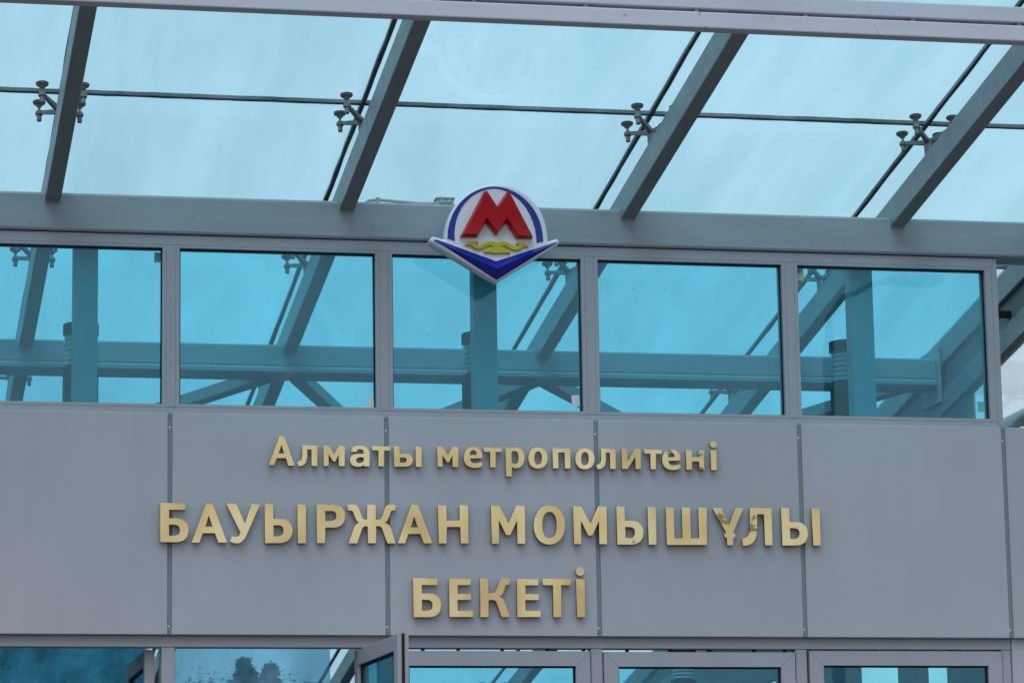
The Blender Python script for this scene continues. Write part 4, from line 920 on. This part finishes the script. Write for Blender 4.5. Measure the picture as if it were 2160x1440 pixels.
# ------------------------------------------------------------------ louvred lamps behind the columns
def louvre_lamp(x, y, ztop, zbase, label):
    L = empty('louvre_lamp', (x, y, zbase))
    tag(L, label, 'lamp', 'cylindrical louvred lamps inside the station')
    R0 = 0.083
    zc = ztop - 0.052
    zl = zc - 0.155
    mb = MB(); mb.lathe([(R0, zc - zbase), (R0, ztop - zbase - 0.004), (R0 - 0.006, ztop - zbase), (0.01, ztop - zbase + 0.004)], seg=36); 
    for p in [('cap', mb, M['dark'])]:
        o = p[1].build(p[0], p[2], None); o.parent = L
    mb = MB(); mb.lathe([(R0 - 0.004, zl - zbase + 0.001), (R0 - 0.004, zc - zbase - 0.001)], seg=36)
    o = mb.build('glass_cylinder', M['clear'], None); o.parent = L
    mb = MB()
    for k in range(6):
        z = zl - zbase + 0.012 + k * 0.0245
        mb.lathe([(0.030, z + 0.014), (R0 - 0.010, z), (R0 - 0.010, z + 0.006), (0.030, z + 0.019)], seg=30)
    o = mb.build('louvre', M['bright'], None); o.parent = L
    mb = MB(); mb.lathe([(0.022, zl - zbase), (0.022, zc - zbase)], seg=12)
    o = mb.build('lamp_core', M['white'], None); o.parent = L
    mb = MB(); mb.lathe([(R0 + 0.006, 0.0), (R0 + 0.006, 0.03), (R0, 0.034), (R0, zl - zbase - 0.045), (R0 - 0.003, zl - zbase - 0.043), (R0, zl - zbase - 0.041), (R0, zl - zbase)], seg=36)
    o = mb.build('body', M['dark'], None); o.parent = L
louvre_lamp(-0.392, 0.35, 4.617, 3.622, 'louvred lamp behind the left column, seen in the leftmost window')
louvre_lamp(1.497, 0.35, 4.617, 3.622, 'louvred lamp behind the middle column, below the emblem')
louvre_lamp(3.325, 0.35, 4.617, 3.622, 'louvred lamp behind the right column, seen in the rightmost window')
louvre_lamp(3.945, 6.0, 3.66, 0.452, 'tall louvred lamp deep in the hall, seen through the fourth door')

# ------------------------------------------------------------------ beyond the building
def tree(x, y, h, r, label, mat, seed, conifer=False):
    rnd = random.Random(seed)
    T = empty('tree', (x, y, 0))
    tag(T, label, 'tree', 'trees behind the station')
    mb = MB(); mb.tube([(0, 0, 0), (0.05, 0, h * 0.35), (0.0, 0.05, h * 0.7), (0, 0, h * 0.95)], [0.16, 0.12, 0.07, 0.02], 8)
    limbs = []
    for k in range(12):
        z = h * rnd.uniform(0.25, 0.85)
        a = rnd.uniform(0, 2 * math.pi)
        l = r * (0.85 if not conifer else 0.9 * (1.05 - z / h))
        e = Vector((math.cos(a) * l, math.sin(a) * l, z + (0.35 if not conifer else -0.05) * l))
        mb.tube([(0, 0, z), tuple(Vector((0, 0, z)).lerp(e, 0.5) + Vector((0, 0, 0.05))), tuple(e)], [0.05, 0.03, 0.01], 5)
        limbs.append((Vector((0, 0, z)), e))
    o = mb.build('trunk', M['bark'], None); o.parent = T
    mb = MB()
    n = 34000
    cl = []
    for k in range(170):
        if conifer:
            t = rnd.random() ** 1.7
            a = rnd.uniform(0, 2 * math.pi)
            rr = r * t ** 0.6 * rnd.uniform(0.2, 1.0)
            cl.append((Vector((math.cos(a) * rr, math.sin(a) * rr, h * (1 - 0.8 * t) - 0.08 - rr * 0.15)), 0.045 + 0.09 * t))
        else:
            a = rnd.uniform(0, 2 * math.pi); ph = math.asin(rnd.uniform(-0.5, 1.0))
            q = rnd.uniform(0.6, 1.0)
            cl.append((Vector((math.cos(a) * math.cos(ph) * r * q, math.sin(a) * math.cos(ph) * r * q, h - r * 1.15 + math.sin(ph) * r * q)), 0.115 * r))
    for i in range(n):
        p, sg = cl[i % len(cl)]
        c = p + Vector((rnd.gauss(0, sg), rnd.gauss(0, sg), rnd.gauss(0, sg * 0.7)))
        s = rnd.uniform(0.02, 0.04)
        u = Vector((rnd.gauss(0, 1), rnd.gauss(0, 1), rnd.gauss(0, 1))).normalized()
        v = u.orthogonal().normalized()
        q = [mb.bm.verts.new(c + u * s), mb.bm.verts.new(c + v * s * 0.5), mb.bm.verts.new(c - u * s), mb.bm.verts.new(c - v * s * 0.5)]
        mb.bm.faces.new(q)
    me = bpy.data.meshes.new('crown'); mb.bm.to_mesh(me); mb.bm.free(); me.materials.append(mat)
    o = bpy.data.objects.new('crown', me); COL.objects.link(o); o.parent = T
    return T
tree(5.95, 45, 7.21, 1.25, 'taller dark spruce of the pair seen through the second doorway', M['leaf_dark'], 3, True)
tree(6.50, 45.5, 7.15, 0.95, 'shorter dark spruce of the pair seen through the second doorway', M['leaf_dark'], 5, True)
tree(5.30, 46, 7.04, 1.9, 'round leafy tree just left of the spruce pair', M['leaf'], 8)
tree(6.50, 47, 7.12, 2.3, 'round leafy tree standing right behind the spruce pair', M['leaf'], 21)
tree(7.9, 50, 7.35, 1.6, 'round leafy tree beyond the middle door', M['leaf'], 11)
tree(1.5, 42, 8.4, 2.0, 'big leafy tree in front of the apartment block, left doorway', M['leaf'], 31)
tree(2.9, 43, 8.1, 1.1, 'smaller leafy tree in front of the apartment block, left doorway', M['leaf'], 32)

def block(x0, x1, y0, y1, h, mat, label, nx, nz):
    Bk = empty('apartment_block', ((x0 + x1) / 2, (y0 + y1) / 2, 0))
    tag(Bk, label, 'building', 'buildings behind the station')
    mb = MB(); mb.box(x0, x1, y0, y1, 0.002, h, 0.02); wl = mb.build('wall', mat, Bk)
    mb = MB(); mb.box(x0 - 0.15, x1 + 0.15, y0 - 0.15, y1 + 0.15, h + 0.003, h + 0.28, 0.02); mb.build('parapet', M['render'], Bk)
    px = (x1 - x0) / nx
    pz = h / nz
    for i in range(nx):
        for j in range(nz):
            cx = x0 + px * (i + 0.5); cz = pz * (j + 0.55)
            fw, fh = px * 0.26, pz * 0.28
            mb = MB()
            mb.box(cx - fw - 0.05, cx + fw + 0.05, y0 - 0.05, y0 - 0.003, cz - fh - 0.05, cz - fh)
            mb.box(cx - fw - 0.05, cx + fw + 0.05, y0 - 0.05, y0 - 0.003, cz + fh, cz + fh + 0.05)
            mb.box(cx - fw - 0.05, cx - fw, y0 - 0.05, y0 - 0.003, cz - fh + 0.002, cz + fh - 0.002)
            mb.box(cx + fw, cx + fw + 0.05, y0 - 0.05, y0 - 0.003, cz - fh + 0.002, cz + fh - 0.002)
            wd = mb.build('window', M['render'], Bk)
            mb = MB(); mb.box(cx - fw + 0.003, cx + fw - 0.003, y0 - 0.03, y0 - 0.003, cz - fh + 0.003, cz + fh - 0.003)
            mb.build('pane', M['darkglass'], wd)
block(-9.5, 4.15, 45, 57, 9.6, M['render'], 'grey blue apartment block seen through the open left doorway', 6, 3)

# street lamp out in front: only its mirror image shows in the right hand window
SL = empty('street_lamp', (9.40, -20, 0))
tag(SL, 'tall street lamp with curved arm, mirrored in the rightmost window', 'street lamp')
mb = MB(); mb.lathe([(0.13, 0), (0.13, 0.5), (0.075, 0.55), (0.06, 8.4)], seg=14); o = mb.build('pole', M['lamp_metal'], None); o.parent = SL
mb = MB(); mb.tube([(0, 0, 8.38), (0.03, 0, 8.7), (0.18, 0, 8.95), (0.5, 0, 9.10), (0.85, 0, 9.18)], [0.05, 0.045, 0.04, 0.038, 0.036], 10); o = mb.build('arm', M['lamp_metal'], None); o.parent = SL
mb = MB(); mb.box(0.78, 1.36, -0.11, 0.11, 9.13, 9.23, 0.04, 2); o = mb.build('lamp_head', M['lamp_metal'], None); o.parent = SL
